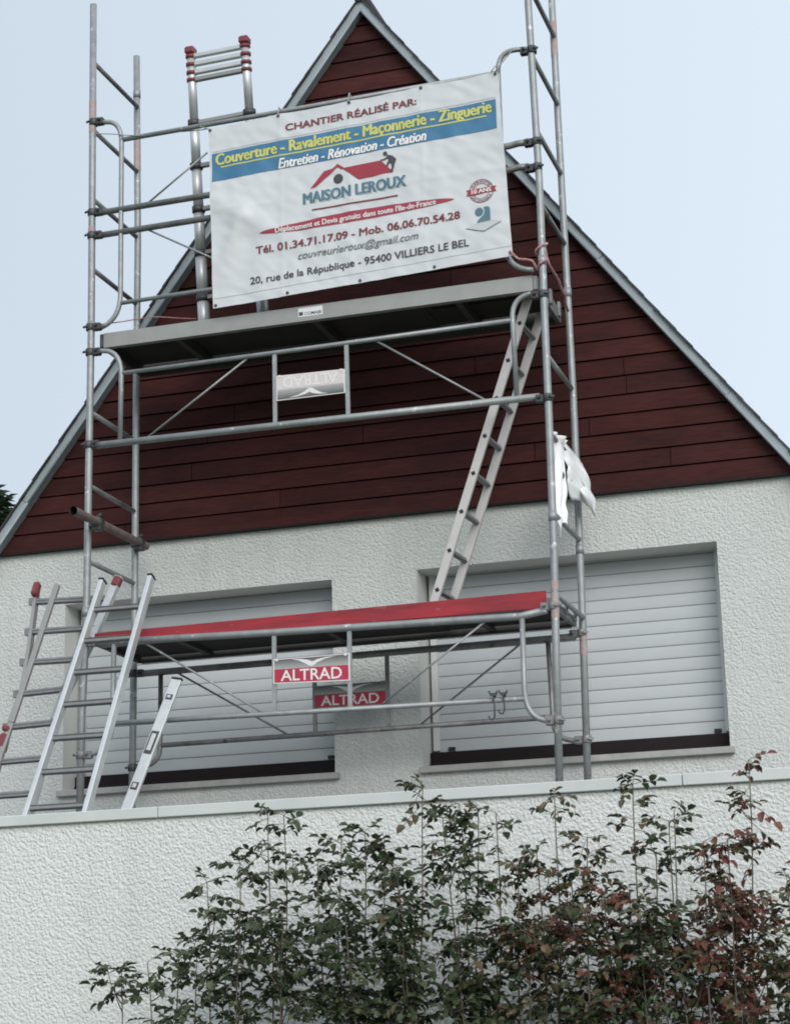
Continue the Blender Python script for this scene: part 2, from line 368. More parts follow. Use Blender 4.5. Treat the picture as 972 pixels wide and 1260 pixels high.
# roof: two slopes of lapped slates, their edge stepping along the verge
mb = MB(); APEX = 8.815
for sgn in (-1, 1):
    L = 4.38 / .8
    ncourse = 34
    dx, dz = sgn * .6004, -.7997
    for c in range(ncourse):
        s0 = c * 5.6 / ncourse - .02; s1 = (c + 1) * 5.6 / ncourse + .03
        lift0, lift1 = .002, .009
        nx, nz = sgn * .7997, .6004
        A = (1.62 + dx * s0 + nx * lift0, APEX + dz * s0 + nz * lift0); B = (1.62 + dx * s1 + nx * lift1, APEX + dz * s1 + nz * lift1)
        A2 = (A[0] - nx * .008, A[1] - nz * .008); B2 = (B[0] - nx * .010, B[1] - nz * .010)
        y0 = .905 + random.uniform(-.006, .006)
        n = len(mb.v)
        for yy in (y0, YB + .2): mb.v += [(A[0], yy, A[1]), (B[0], yy, B[1]), (B2[0], yy, B2[1]), (A2[0], yy, A2[1])]
        for q in ((0, 1, 2, 3), (7, 6, 5, 4), (0, 4, 5, 1), (1, 5, 6, 2), (2, 6, 7, 3), (3, 7, 4, 0)): mb.face([n + i for i in q])
mb.build('roof', 'slate', house)
mb = MB(); mb.tube([(1.62, .90, APEX + .015), (1.62, YB + .2, APEX + .015)], .05, 10); mb.build('ridge_cap', 'slate', house)
# zinc verge strips in lengths, with a soffit return
for sgn in (-1, 1):
    mb = MB()
    cuts = [0, 1.35, 2.75, 4.05, 4.98, 5.6] if sgn > 0 else [0, 1.6, 3.1, 4.3, 5.6]
    for i in range(len(cuts) - 1):
        a, b = cuts[i] + (.002 if i else 0), cuts[i + 1] - .002
        T = .060
        def pt(s, off): return (1.62 + sgn * .6004 * s - sgn * .7997 * off * 1.0, APEX - .7997 * s - .6004 * off)
        if i == 0:
            o0, i0 = (1.62, APEX), (1.62, APEX - T / .6004)
        else: o0, i0 = pt(a, 0), pt(a, T)
        o1, i1 = pt(b, 0), pt(b, T)
        pr = .928 - .003 * (i % 2)
        mb.prism([(o0[0], pr, o0[1]), (o1[0], pr, o1[1]), (i1[0], pr, i1[1]), (i0[0], pr, i0[1])], (0, .10, 0))
        mb.tube([(i0[0], pr - .001, i0[1] + .008), (i1[0], pr - .001, i1[1] + .008)], .009, 8)      # rolled drip edge
    mb.build('verge_flashing', 'zinc', house)

def window(x0, x1, z0, z1, sillx):
    ys = YW + .235
    sh = MB()
    # curved slats: one profile swept along the opening
    zz = z0 + .205; prof = []
    sh.grid(lambda u, v: (x0 + .03 + (x1 - x0 - .06) * u, ys - .004, z0 + .125 + .076 * v), 1, 1, smooth=False)
    while zz < z1 + .02:
        top = min(zz + .084, z1 + .05)
        def fn(u, v, zz=zz, top=top):
            yb = -.0035 * math.sin(math.pi * min(1, .2 + v * .8)) if v < .96 else .005
            return (x0 + .03 + (x1 - x0 - .06) * u, ys + yb + (.002 if v < .001 else 0), zz + (top - zz) * v * .985)
        sh.grid(fn, 1, 16); zz += .084
    sh.grid(lambda u, v: (x0 + .02 + (x1 - x0 - .04) * u, ys + .012, z0 + .1 + (z1 - z0) * v), 1, 1, 1, False)
    so = sh.build('roller_shutter', ['shutter', 'board_dark'], house, fix=False)
    for xa, xb in ((x0 + .018, x0 + .062), (x1 - .050, x1 - .004)):
        m2 = MB(); m2.box((xa, ys - .03, z0 + .13), (xb, ys + .02, z1 + .004)); m2.build('guide_rail', 'guide', so, bevel=.003)
    for xc in (x0 + .14, x1 - .10):
        m2 = MB(); m2.box((xc - .022, ys - .022, z0 + .130), (xc + .022, ys - .005, z0 + .152)); m2.build('end_stop', 'black', so)
    m2 = MB(); m2.box((x0 + .004, ys - .055, z0 + .022), (x1 - .004, ys + .03, z0 + .118)); m2.box((x0 + .006, ys - .07, z0 + .012), (x1 - .006, ys - .05, z0 + .05))
    m2.build('window_frame', 'maroon', house, bevel=.004)
    m2 = MB(); m2.prism([(sillx[0], YW - .045, z0 - .040), (sillx[0], YW - .045, z0 + .002), (sillx[0], ys - .03, z0 + .020), (sillx[0], ys - .03, z0 - .03)], (sillx[1] - sillx[0], 0, 0))
    m2.build('window_sill', 'sill', house, bevel=.004)
window(xs[1], xs[2], *zsL, (-.685, 1.335)); window(xs[3], xs[4], *zsR, (1.885, 3.90))

# ------------------------------------------------------------------ terrace: the lower wing in front with a capped parapet
YC = -1.05; ZT = 2.845
ter = thing('garage_wing', 'low pale roughcast wing with flat roof and white metal coping, behind the rose bushes', 'outbuilding', (1.6, YC, 0))
mb = MB()
mb.box((-5.0, YC + .02, 0), (8.5, YC + .16, 2.86)); mb.poly([(-5, YC, 0), (-5, YW - .01, 0), (-5, YW - .01, ZT), (-5, YC, ZT)])
mb.grid(lambda u, v: (-5 + 13.5 * u, YC, 2.86 * v), 1, 1, smooth=False)
for xx in (-5, 8.5): mb.poly([(xx, YC + .16, 0), (xx, YW - .01, 0), (xx, YW - .01, ZT), (xx, YC + .16, ZT)])
mb.build('wall', 'stucco_low', ter, fix=False)
mb = MB(); mb.box((-5, YC + .162, 2.70), (8.5, YW - .004, ZT)); mb.build('flat_roof', 'felt', ter)
cx = [-5.0, -2.4, .978, 3.9, 6.4, 8.5]
for a, b in zip(cx, cx[1:]):
    mb = MB(); mb.prism([(a + .002, YC - .025, 2.845), (a + .002, YC - .025, 2.905), (a + .002, YC + .18, 2.912), (a + .002, YC + .18, 2.85), (a + .002, YC + .005, 2.862), (a + .002, YC - .012, 2.845)], (b - a - .004, 0, 0))
    mb.build('coping', 'coping', ter, bevel=.004)

# ------------------------------------------------------------------ scaffold tower
L, W = 3.056, .727
R_ = .0235
tower = thing('scaffold_tower', 'galvanised steel frame scaffold standing on the flat roof against the gable', 'scaffold', (0, 0, ZT))
def pole(pts, y, joints, bands):
    mb = MB(); mb.tube([(x, y, z) for x, z in pts], R_, 14)
    for zj in joints: mb.tube([(xat(pts, zj), y, zj - .03), (xat(pts, zj), y, zj + .03)], R_ + .0035, 14)
    o = mb.build('standard', 'galv', tower)
    for z0, z1 in bands:
        m2 = MB(); m2.tube([(xat(pts, z0), y, z0), (xat(pts, z1), y, z1)], R_ + .0012, 14, cap=False); m2.build('paint_band', 'pink', o)
    m2 = MB(); m2.box((xat(pts, 2.85) - .075, y - .075, ZT), (xat(pts, 2.85) + .075, y + .075, ZT + .008)); m2.tube([(pts[-1][0], y, ZT), (pts[-1][0], y, ZT + .1)], .028, 12); m2.build('base_plate', 'galv_dark', o)
def xat(pts, z):
    for (xa, za), (xb, zb) in zip(pts, pts[1:]):
        if (za - z) * (zb - z) <= 0: return xa + (xb - xa) * (z - za) / (zb - za)
    return pts[-1][0]
pole([(-.012, 8.585), (0, 7.2), (.008, 6.2), (.006, 5.3), (.004, 4.2), (-.018, 3.65), (-.022, ZT)], 0, (6.23, 4.30), [(7.62, 7.86), (6.86, 6.93)])
pole([(-.018, 8.55), (.004, 7.1), (.002, 6.0), (.004, 4.6), (0, 3.9), (-.004, ZT)], W, (6.22, 8.25), [(7.65, 7.9)])
pole([(3.040, 9.9), (3.046, 8.0), (3.064, 6.8), (3.058, 5.9), (3.056, 5.2), (3.049, 4.4), (3.036, 3.9), (3.014, ZT)], 0, (4.62, 8.3, 6.25), [(4.0, 4.15), (4.17, 4.22)])
pole([(3.044, 9.9), (3.050, 8.0), (3.056, 6.6), (3.062, 5.6), (3.056, 4.7), (3.050, 4.1), (3.028, ZT)], W, (4.58, 6.3), [(4.0, 4.035), (3.9, 3.99), (8.0, 8.25)])
for kx, x in ((0, 0.0), (1, L)):
    for k in range(-3 if kx else 0, 11):
        if k == 4 or k > 8: continue
        zz = 8.14 - .5 * k
        if zz < 3: continue
        mb = MB(); mb.tube([(x, R_ - .004, zz), (x, W - R_ + .004, zz)], .0165, 10); mb.build('rung', 'galv' if k % 3 else 'galv_dark', tower)
def coupler(x, y, z, sx, dark=True):
    mb = MB(); mb.tube([(x, y, z - .024), (x, y, z + .024)], .032, 12)
    mb.box((x + sx * .026, y - .024, z - .026), (x + sx * .075, y + .02, z + .022))
    mb.tube([(x + sx * .05, y - .05, z + .002), (x + sx * .05, y + .03, z + .002)], .011, 8)
    mb.tube([(x - sx * .01, y - .034, z), (x - sx * .045, y - .02, z)], .009, 8)
    mb.build('coupler', 'coupler' if dark else 'galv_dark', tower, bevel=.004)
for z in (7.695, 7.035, 6.87, 6.219, 6.045, 5.41): coupler(.004, 0, z, 1)
for z in (7.684, 7.05, 6.877, 6.03, 5.362): coupler(3.056, 0, z, -1)
for z in (4.075, 3.395): coupler(3.03, 0, z, -1, False)
coupler(-.018, 0, 3.39, 1, False); coupler(0, 0, 4.1, 1, False)
for z in (4.045, 3.38): coupler(3.04, W, z, -1, False)
for z in (4.025, 3.397): coupler(.0, W, z, 1)

BIRD = [(-.32, .98), (-.20, .86), (-.10, .62), (-.02, .40), (.03, .40), (.10, .62), (.22, .84), (.40, .98), (.24, .95), (.10, .84), (.02, .70), (-.04, .84), (-.16, .95)]
def sign_panel(parent, x0, x1, zb0, zb1, zt0, zt1, y, mats, flip=False):
    """enamel panel, corners (x0,zb0)(x1,zb1)(x1,zt1)(x0,zt0); mats = rim, lower, upper, letters"""
    mb = MB()
    def P(u, v, off):
        zb = zb0 + (zb1 - zb0) * u; zt = zt0 + (zt1 - zt0) * u
        return Vector((x0 + (x1 - x0) * u, y - off, zb + (zt - zb) * v))
    def Q(u, v, off): return P(1 - u, 1 - v, off) if flip else P(u, v, off)
    mb.prism([P(0, 0, 0), P(1, 0, 0), P(1, 1, 0), P(0, 1, 0)], (0, .006, 0), 0)
    mb.poly([Q(.015, .04, .0015), Q(.985, .04, .0015), Q(.985, .58, .0015), Q(.015, .58, .0015)], 1)
    for i in range(6):      # the panel is printed with a grey fade, darkest along the top
        va, vb = .60 + .365 * i / 6, .60 + .365 * (i + 1) / 6
        mb.poly([Q(.015, va, .0015), Q(.985, va, .0015), Q(.985, vb, .0015), Q(.015, vb, .0015)], 4 + i)
    write(mb, 'ALTRAD', lambda s, t: Q(.10 + .80 * s, .10 + .42 * t, .003), 3, bold=.012)
    mb.poly([Q(.5 + bx * .80, .625 + (bz - .40) * .54, .003) for bx, bz in BIRD], 3)
    for u, v in ((.05, .96), (.95, .96)):
        c = P(u, v, 0); mb.box((c.x - .008, y - .006, c.z - .008), (c.x + .008, y - .0035, c.z + .008), 0)
    return mb.build('sign_panel', list(mats) + ['fade_%d' % i for i in range(6)], parent, fix=False)

def guard(y, side_l, side_r, top, bot, mids, diags, sign=None, m='galv'):
    """one safety guard frame: its end posts and rails as polylines in x,z"""
    mb = MB(); mb.tube([(x, y, z) for x, z in side_l], .0165, 12)
    o = mb.build('guard_frame', m, tower)
    m2 = MB(); m2.tube([(x, y, z) for x, z in side_r], .0165, 12); m2.build('end_post', m, o)
    m2 = MB(); m2.tube([(x, y, z) for x, z in top[0]], top[1], 12); m2.build('top_rail', m, o)
    m2 = MB(); m2.tube([(x, y, z) for x, z in bot[0]], bot[1], 12); m2.build('bottom_rail', m, o)
    for a, b in mids:
        m2 = MB(); m2.beam((a[0], y, a[1]), (b[0], y, b[1]), .027, .012); m2.build('upright', m, o)
    for a, b in diags:
        m2 = MB(); m2.tube([(a[0], y + .008, a[1]), (b[0], y + .008, b[1])], .0068, 8); m2.build('brace', m, o)
    if sign: sign_panel(o, *sign)
    return o
def bend(p0, c, p1, n=7):      # quadratic bend through corner c
    return [((1 - t) ** 2 * p0[0] + 2 * t * (1 - t) * c[0] + t * t * p1[0], (1 - t) ** 2 * p0[1] + 2 * t * (1 - t) * c[1] + t * t * p1[1]) for t in [i / n for i in range(n + 1)]]
# upper working level (mostly behind the banner)
guard(0.0, [(.05, 7.69)] + bend((.10, 7.683), (.205, 7.675), (.212, 7.52)) + bend((.216, 6.42), (.215, 6.25), (.08, 6.21)),
      [(3.0, 7.70)] + bend((2.96, 7.705), (2.83, 7.72), (2.830, 7.57)) + [(2.828, 6.45)] + bend((2.828, 6.40), (2.83, 6.22), (3.0, 6.2)),
      ([(.212, 7.533), (1.6, 7.548), (2.83, 7.565)], .0165), ([(.222, 6.362), (2.828, 6.39)], .0145),
      [((1.28, 7.54), (1.28, 6.37)), ((1.78, 7.55), (1.78, 6.375))],
      [((.832, 7.344), (.394, 7.04)), ((.40, 6.86), (1.24, 6.37))], None)
for zz in (7.03, 6.867):
    mb = MB(); mb.tube([(.05, 0, zz - .003), (2.88, 0, zz + .02), (2.94, 0, zz + .028), (3.0, .0, zz + .025)], .021, 12); mb.build('guard_tube', 'galv_dark', tower)
# below the upper deck, hung upside down
guard(0.0, [(.06, 6.045)] + bend((.09, 6.045), (.225, 6.04), (.229, 5.86)) + [(.225, 5.40)],
      [(3.0, 6.04)] + bend((2.97, 6.045), (2.855, 6.03), (2.856, 5.90)) + [(2.863, 5.39)],
      ([(.229, 5.873), (1.6, 5.879), (2.856, 5.889)], .0145), ([(.06, 5.401), (1.6, 5.389), (3.005, 5.376)], .0225),
      [((1.295, 5.885), (1.295, 5.395)), ((1.777, 5.885), (1.781, 5.39))],
      [((1.111, 5.87), (.395, 5.405)), ((1.959, 5.88), (2.681, 5.385))],
      (1.309, 1.766, 5.550, 5.549, 5.716, 5.706, -.012, ('sign_white', 'sign_faded', 'sign_grey', 'sign_white'), True))
# outer frame of the lower level
guard(0.0, [(.198, 4.085)] + [(.194, 3.62)] + bend((.194, 3.60), (.19, 3.40), (.03, 3.39)),
      [(2.838, 4.03), (2.834, 3.60)] + bend((2.834, 3.58), (2.84, 3.40), (2.99, 3.396)),
      ([(.02, 4.098), (1.23, 4.064), (2.83, 4.030), (2.99, 4.055)], .023), ([(.195, 3.575), (1.07, 3.562), (2.834, 3.537)], .016),
      [((1.274, 4.05), (1.271, 3.57)), ((1.761, 4.05), (1.757, 3.555))],
      [((.406, 4.07), (1.202, 3.566)), ((2.612, 4.02), (1.957, 3.57))],
      (1.270, 1.762, 3.742, 3.725, 3.893, 3.893, -.012, ('sign_white', 'sign_red', 'sign_grey', 'sign_white')))
# inner frame of the lower level, its shade painted in with the darker tube colour
guard(W, [(.197, 4.02), (.194, 3.53)] + bend((.194, 3.51), (.19, 3.40), (.03, 3.392)),
      [(2.824, 4.015), (2.834, 3.52)] + bend((2.834, 3.5), (2.84, 3.38), (2.99, 3.376)),
      ([(.03, 4.020), (3.0, 4.026)], .023), ([(.195, 3.533), (2.834, 3.535)], .016),
      [((1.275, 4.02), (1.274, 3.53)), ((1.767, 4.02), (1.766, 3.53))],
      [((.295, 4.018), (1.091, 3.54)), ((2.645, 4.01), (1.966, 3.54))],
      (1.272, 1.762, 3.698, 3.688, 3.841, 3.841, W - .012, ('galv_dark', 'sign_red', 'sign_grey', 'sign_white')), 'galv_dark')

# ------------------------------------------------------------------ decks
def deck(label, z0, z1, zl, xl, xr, edge, n_bars):
    d = thing('scaffold_deck', label, 'scaffold platform', (1.5, .36, zl), 'scaffold platforms')
    m2 = MB(); m2.box((xl, .030, z0), (xr, .048, z1)); m2.box((xl, .048, z0), (xr, .075, z0 + .008)); m2.box((xl, .048, z1 - .008), (xr, .075, z1)); m2.build('side_beam', edge, d)
    m2 = MB(); m2.box((xl, .668, z0), (xr, .686, z1)); m2.box((xl, .64, z0), (xr, .668, z0 + .008)); m2.build('side_beam', 'beam_shade', d)
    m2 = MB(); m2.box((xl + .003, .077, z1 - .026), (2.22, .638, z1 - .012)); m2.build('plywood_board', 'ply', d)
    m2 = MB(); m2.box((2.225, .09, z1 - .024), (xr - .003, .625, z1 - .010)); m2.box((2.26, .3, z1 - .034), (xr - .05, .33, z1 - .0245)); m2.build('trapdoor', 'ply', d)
    for i in range(n_bars):
        xb = xl + .5 + (xr - xl - 1.0) * i / max(1, n_bars - 1)
        m2 = MB(); m2.box((xb - .02, .049, z0 + .010), (xb + .02, .667, z1 - .028)); m2.build('cross_bar', 'beam_shade', d)
    for xe, s in ((xl, -1), (xr, 1)):
        m2 = MB(); m2.box((xe + (.001 if s > 0 else -.03), .031, z0 + .004), (xe + (.03 if s > 0 else -.001), .685, z1 - .004))
        for yy in (.10, .36, .60):
            m2.box((xe + (.0305 if s > 0 else -.048), yy - .02, z0 + .02), (xe + (.048 if s > 0 else -.0305), yy + .02, z1 + .018))
        m2.build('hook_end', 'coupler' if s < 0 else 'galv_dark', d, bevel=.003)
    return d
du = deck('grey aluminium scaffold platform under the banner with dark plywood underside', 6.078, 6.178, 6.1, .085, 2.985, 'alu_dull', 3)
# maker's sticker on the front beam
m2 = MB(); xa, xb = 1.447, 1.612
def SP(u, v, o): return Vector((xa + (xb - xa) * u, .0298 - o, 6.108 + .058 * v + .001 * u))
m2.poly([SP(0, 0, 0), SP(1, 0, 0), SP(1, 1, 0), SP(0, 1, 0)], 0); m2.poly([SP(.03, .12, .001), SP(.20, .12, .001), SP(.20, .55, .001), SP(.03, .55, .001)], 1)
write(m2, 'COMABI', lambda s, t: SP(.25 + .7 * s, .12 + .36 * t, .001), 1, bold=.02)
m2.build('sticker', ['ink_white', 'ink_dark'], du, fix=False)
dl = deck('lower scaffold platform edged by the red toe board', 4.076, 4.138, 4.1, .085, 2.99, 'alu_dull', 3)
tb = MB(); tb.prism([(.055, .012, 4.085), (2.985, .012, 4.068), (2.985, .012, 4.176), (.055, .012, 4.160)], (0, .014, 0))
tb.build('toe_board', 'red', None, bevel=.004); props(bpy.data.objects['toe_board'], 'long red painted toe board along the lower scaffold platform', 'toe board')

# ------------------------------------------------------------------ ladders
def lerp(a, b, t): return tuple(a[i] + (b[i] - a[i]) * t for i in range(3))
# plain aluminium ladder leaning on the front of the scaffold
lad = thing('leaning_ladder', 'plain bright aluminium ladder leaning on the front of the scaffold beside the spirit level', 'ladder', (.2, -.8, ZT))
A0, A1 = (.011, -.75, 2.957), (.1415, -.06, 4.473); B0, B1 = (.392, -.75, 2.957), (.477, -.06, 4.469)
for a, b in ((A0, A1), (B0, B1)):
    m2 = MB(); m2.beam(lerp(a, b, -.07), lerp(a, b, 1.0), .030, .062, (0, -1, .42))
    o = m2.build('rail', 'alu', lad, bevel=.004)
    t_ = lerp(a, b, 1.0); d_ = (Vector(b) - Vector(a)).normalized(); m3 = MB(); m3.beam(t_, Vector(t_) + d_ * .012, .034, .066, (0, -1, .42)); m3.build('rail_cap', 'black', o)
    m3 = MB(); m3.beam(lerp(a, b, -.075), lerp(a, b, -.045), .036, .068, (0, -1, .42)); m3.build('rubber_foot', 'black', o)
for t in (.867, .725, .585, .4454, .3023, .1618, .0155):
    a = lerp(A0, A1, t); b = lerp(B0, B1, t); m2 = MB(); m2.beam(a, b, .026, .030, (0, -1, .42)); m2.beam((a[0] + .016, a[1] - .0005, a[2] + .013), (b[0] - .016, b[1] - .0005, b[2] + .013), .006, .034, (0, -1, .42))
    m2.build('rung', 'rung', lad, bevel=.004)

# folding ladder behind it
fl = thing('folding_ladder', 'grey folding ladder with faded red caps and hinges, left of the plain aluminium ladder', 'ladder', (-.2, -.2, ZT))
LP = [(-.457, .22, 4.576), (-.442, .097, 4.109), (-.449, .025, 3.834), (-.516, -.052, 3.541), (-.565, -.168, 3.098), (-.59, -.235, ZT)]
RP = [(.128, .214, 4.565), (.007, .116, 4.181), (-.128, .021, 3.819), (-.185, -.037, 3.598), (-.219, -.112, 3.31), (-.249, -.173, 3.079), (-.28, -.235, ZT)]
m2 = MB()
for a, b in zip(LP, LP[1:]): m2.beam(a, b, .024, .045, (0, -1, .26))
m2.build('rail', 'alu_dull', fl)
m2 = MB()
for a, b in zip(RP[:3], RP[1:3]): m2.beam(a, b, .05, .04, (0, -1, .26))
for a, b in zip(RP[2:], RP[3:]): m2.beam(a, b, .024, .045, (0, -1, .26))
m2.build('rail', 'alu', fl)
m2 = MB(); BPs = [(-.307, .205, 4.55), (-.483, -.045, 3.619), (-.56, -.18, 3.175)]
m2.beam(BPs[0], BPs[1], .038, .03, (0, -1, .26)); m2.beam(BPs[1], BPs[2], .038, .03, (0, -1, .26)); m2.build('stay', 'alu_dull', fl, bevel=.004)
m2 = MB(); m2.beam((.0, .215, 4.52), (-.20, -.03, 3.62), .036, .03, (0, -1, .26)); m2.build('stay', 'alu_dull', fl, bevel=.004)
RG = [((-.472, .186, 4.445), (.071, .18, 4.422)), ((-.468, .13, 4.234), (.013, .128, 4.225)), ((-.469, .075, 4.025), (-.054, .073, 4.015)),
      ((-.48, .019, 3.811), (-.145, .022, 3.821)), ((-.519, -.038, 3.595), (-.186, -.035, 3.603)), ((-.543, -.097, 3.368), (-.217, -.096, 3.373)), ((-.551, -.155, 3.149), (-.25, -.154, 3.151))]
for i, (a, b) in enumerate(RG):
    m2 = MB(); m2.beam(a, b, .034, .034, (0, -1, .26)); m2.beam((a[0], a[1] - .0185, a[2] + .008), (b[0], b[1] - .0185, b[2] + .008), .008, .004, (0, -1, .26))
    m2.box((a[0] - .018, a[1] - .028, a[2] - .024), (a[0] + .012, a[1] + .02, a[2] + .024)); 
    if i > 2: m2.box((b[0] - .012, b[1] - .028, b[2] - .024), (b[0] + .018, b[1] + .02, b[2] + .024))
    m2.build('rung', 'rung', fl, bevel=.004)
for p, q, w_ in ((LP[0], (-.450, .16, 4.48), .045), ((.128, .214, 4.565), (.106, .195, 4.495), .056), ((-.515, -.06, 3.55), (-.53, -.085, 3.43), .06), ((-.19, -.045, 3.55), (-.205, -.075, 3.44), .04)):
    m2 = MB(); m2.beam(p, q, w_, .058, (0, -1, .26)); m2.build('red_joint', 'red_plastic', fl, bevel=.012)
m2 = MB(); m2.beam((-.50, -.055, 3.60), (-.515, -.06, 3.565), .055, .06, (0, -1, .26)); m2.build('red_joint', 'red_plastic', fl, bevel=.012)

# access ladder between the decks
al = thing('access_ladder', 'narrow slanting access ladder inside the scaffold between the two platforms', 'ladder', (2.2, .36, 4.14))
F0, F1 = (2.222, .2, 4.15), (2.922, .2, 6.12); K0, K1 = (2.238, .50, 4.15), (2.93, .50, 6.10)
for i, (a, b) in enumerate(((F0, F1), (K0, K1))):
    m2 = MB(); m2.beam(a, b, .055, .024); o = m2.build('rail', 'alu_pale', al, bevel=.003)
for zz in (5.934, 5.699, 5.462, 5.226, 4.995, 4.759, 4.52, 4.28):
    t = (zz - F0[2]) / (F1[2] - F0[2]); a = lerp(F0, F1, t); b = lerp(K0, K1, (zz + .0 - K0[2]) / (K1[2] - K0[2]))
    m2 = MB(); m2.beam((a[0], a[1] + .0125, a[2]), (b[0], b[1] - .0125, b[2]), .03, .03, (.9, 0, .35)); m2.build('rung', 'rung', al, bevel=.003)
    m2 = MB(); m2.beam((a[0], a[1] - .0135, a[2]), (a[0], a[1] - .0125, a[2]), .024, .024, (.94, 0, .34)); m2.build('rung_socket', 'black', al)

# telescopic ladder standing on the upper deck
tl = thing('telescopic_ladder', 'silver telescopic ladder with red top caps, rising behind the banner against the sky', 'ladder', (.87, .37, 6.18))
TL0, TL1 = (.662, .35, 6.356), (.680, .08, 8.134); TR0, TR1 = (1.080, .35, 6.373), (1.072, .08, 8.142)
JT = [.055, .2254, .3932, .5588, .7252]
TOPS = [.8924, .9208, .9525, .9842]
for a, b in ((TL0, TL1), (TR0, TR1)):
    m2 = MB(); ts = [-.095] + JT + [.99]; rs = [.040, .038, .036, .034, .032, .029]
    for i in range(6): m2.tube([lerp(a, b, ts[i] + (.0005 if i else 0)), lerp(a, b, ts[i + 1])], rs[i], 14)
    o = m2.build('rail', 'alu', tl)
    for t in JT:
        m3 = MB(); m3.tube([lerp(a, b, t - .012), lerp(a, b, t + .012)], .044, 14); m3.build('locking_collar', 'coupler', o)
    for t in TOPS:
        m3 = MB(); m3.tube([lerp(a, b, t - .006), lerp(a, b, t + .006)], .037, 14); m3.build('red_collar', 'red_plastic', o)
    m3 = MB(); c = lerp(a, b, 1.0); m3.box((c[0] - .034, c[1] - .04, c[2] - .016), (c[0] + .034, c[1] + .036, c[2] + .036)); m3.build('end_cap', 'red_plastic', o, bevel=.01)
for t in JT + TOPS:
    a, b = lerp(TL0, TL1, t), lerp(TR0, TR1, t)
    if t in JT: a = (a[0], a[1], a[2] + .0); 
    m2 = MB(); m2.beam(a, b, .030, .040, (0, -1, -.15)); m2.build('rung', 'alu_dull' if t in JT or t == TOPS[0] else 'alu', tl, bevel=.005)

# ------------------------------------------------------------------ spirit level
sl = thing('spirit_level', 'long aluminium spirit level leaning against the lower guard rail beside the plain ladder', 'spirit level', (.46, -.38, ZT))
P0, P1 = Vector((.466, -.352, 3.010)), Vector((.653, -.06, 3.805)); dv = (P1 - P0)
lo = P0 - dv * .21
m2 = MB(); m2.beam(lo, P1, .070, .024, (0, -1, .37)); m2.build('body', 'alu', sl, bevel=.004)
def lev(t, w_, h_, m_, nm, off=.0, dep=.004):
    c = P0 + dv * t; nrmv = (Vector((0, -1, .37)) - dv.normalized() * Vector((0, -1, .37)).dot(dv.normalized())).normalized()
    side = nrmv.cross(dv.normalized())
    c = c + nrmv * (.012 + dep / 2 + .0004) + side * off
    m3 = MB(); m3.beam(c - dv.normalized() * h_ / 2, c + dv.normalized() * h_ / 2, w_, dep, (0, -1, .37)); return m3.build(nm, m_, sl, bevel=.002)
lev(.49, .052, .155, 'coupler', 'vial_window'); lev(.49, .028, .115, 'alu', 'plumb_vial', .0, .009); lev(.855, .045, .036, 'coupler', 'vial_window'); lev(.15, .045, .05, 'coupler', 'vial_window')
lev(.855, .022, .02, 'alu_pale', 'plumb_vial', 0, .009); lev(.15, .024, .03, 'alu_pale', 'plumb_vial', 0, .009)
m2 = MB(); m2.beam(P1 + dv * .002, P1 + dv * .016, .074, .028, (0, -1, .37)); m2.build('end_cap', 'black', sl, bevel=.003)

# ------------------------------------------------------------------ banner
bn = thing('banner', 'white vinyl banner with blue band and red house logo tied to the upper rail', 'banner', (1.85, -.045, 6.2))
CT = [(.862, 7.488), (2.837, 7.552), (2.887, 6.290), (.895, 6.214)]
def wrinkle(x, z):
    p = Vector((x, 0, z))
    y = .010 * noise.noise(p * 2.1) + .006 * noise.noise(Vector((x * 7.0, 3, z * 3.0)))
    # fold lines of the packed banner, sharp creases
    for xf, s in ((1.37, .004), (1.84, .0035), (2.33, .003)):
        y -= s * math.exp(-abs(x - xf) / .018)
    for zf, s in ((6.89, .0025),):
        y -= s * math.exp(-abs(z - zf) / .02)
    # slack at the lower left corner: two long soft ridges
    d1 = (x - .93) * .55 + (z - 6.95) * .83; d2 = (x - 1.0) * .9 - (z - 6.6) * .42
    k = max(0, 1 - abs(x - 1.05) / .45) * max(0, 1 - abs(z - 6.7) / .55)
    y -= k * (.028 * math.exp(-(d1 / .07) ** 2) + .030 * math.exp(-(d2 / .06) ** 2))
    y += .004 * noise.noise(Vector((x * 13 + z * 9, 7, z * 13)))
    return y
def sag(u, v):      # edge scallop between the eyelets
    return .006 * abs(math.sin(u * 4 * math.pi)) * (1 - v) * (1 - v)
def BP(x, z, off=0): return Vector((x, -.048 + wrinkle(x, z) - off, z))
bm_ = MB()
def sheet(u, v):
    tx, tz = CT[0][0] + (CT[1][0] - CT[0][0]) * u, CT[0][1] + (CT[1][1] - CT[0][1]) * u
    bx, bz = CT[3][0] + (CT[2][0] - CT[3][0]) * u, CT[3][1] + (CT[2][1] - CT[3][1]) * u
    x, z = tx + (bx - tx) * v, tz + (bz - tz) * v - sag(u, v)
    return BP(x, z)
bm_.grid(sheet, 150, 96, 0)
INK = ['vinyl', 'ink_blue', 'ink_yellow', 'ink_white', 'ink_navy', 'ink_maroon', 'ink_red', 'ink_teal', 'ink_grey', 'ink_dark', 'ink_pale', 'ink_pinkred']
def quad(c, off, mi, nu=90, nv=8):
    def fn(u, v):
        a = (c[0][0] + (c[1][0] - c[0][0]) * u, c[0][1] + (c[1][1] - c[0][1]) * u); b = (c[3][0] + (c[2][0] - c[3][0]) * u, c[3][1] + (c[2][1] - c[3][1]) * u)
        return BP(a[0] + (b[0] - a[0]) * v, a[1] + (b[1] - a[1]) * v, off)
    bm_.grid(fn, nu, nv, mi)
def strip(a, b, h, off, mi, nu=70): quad([(a[0], a[1] + h / 2), (b[0], b[1] + h / 2), (b[0], b[1] - h / 2), (a[0], a[1] - h / 2)], off, mi, nu, 1)
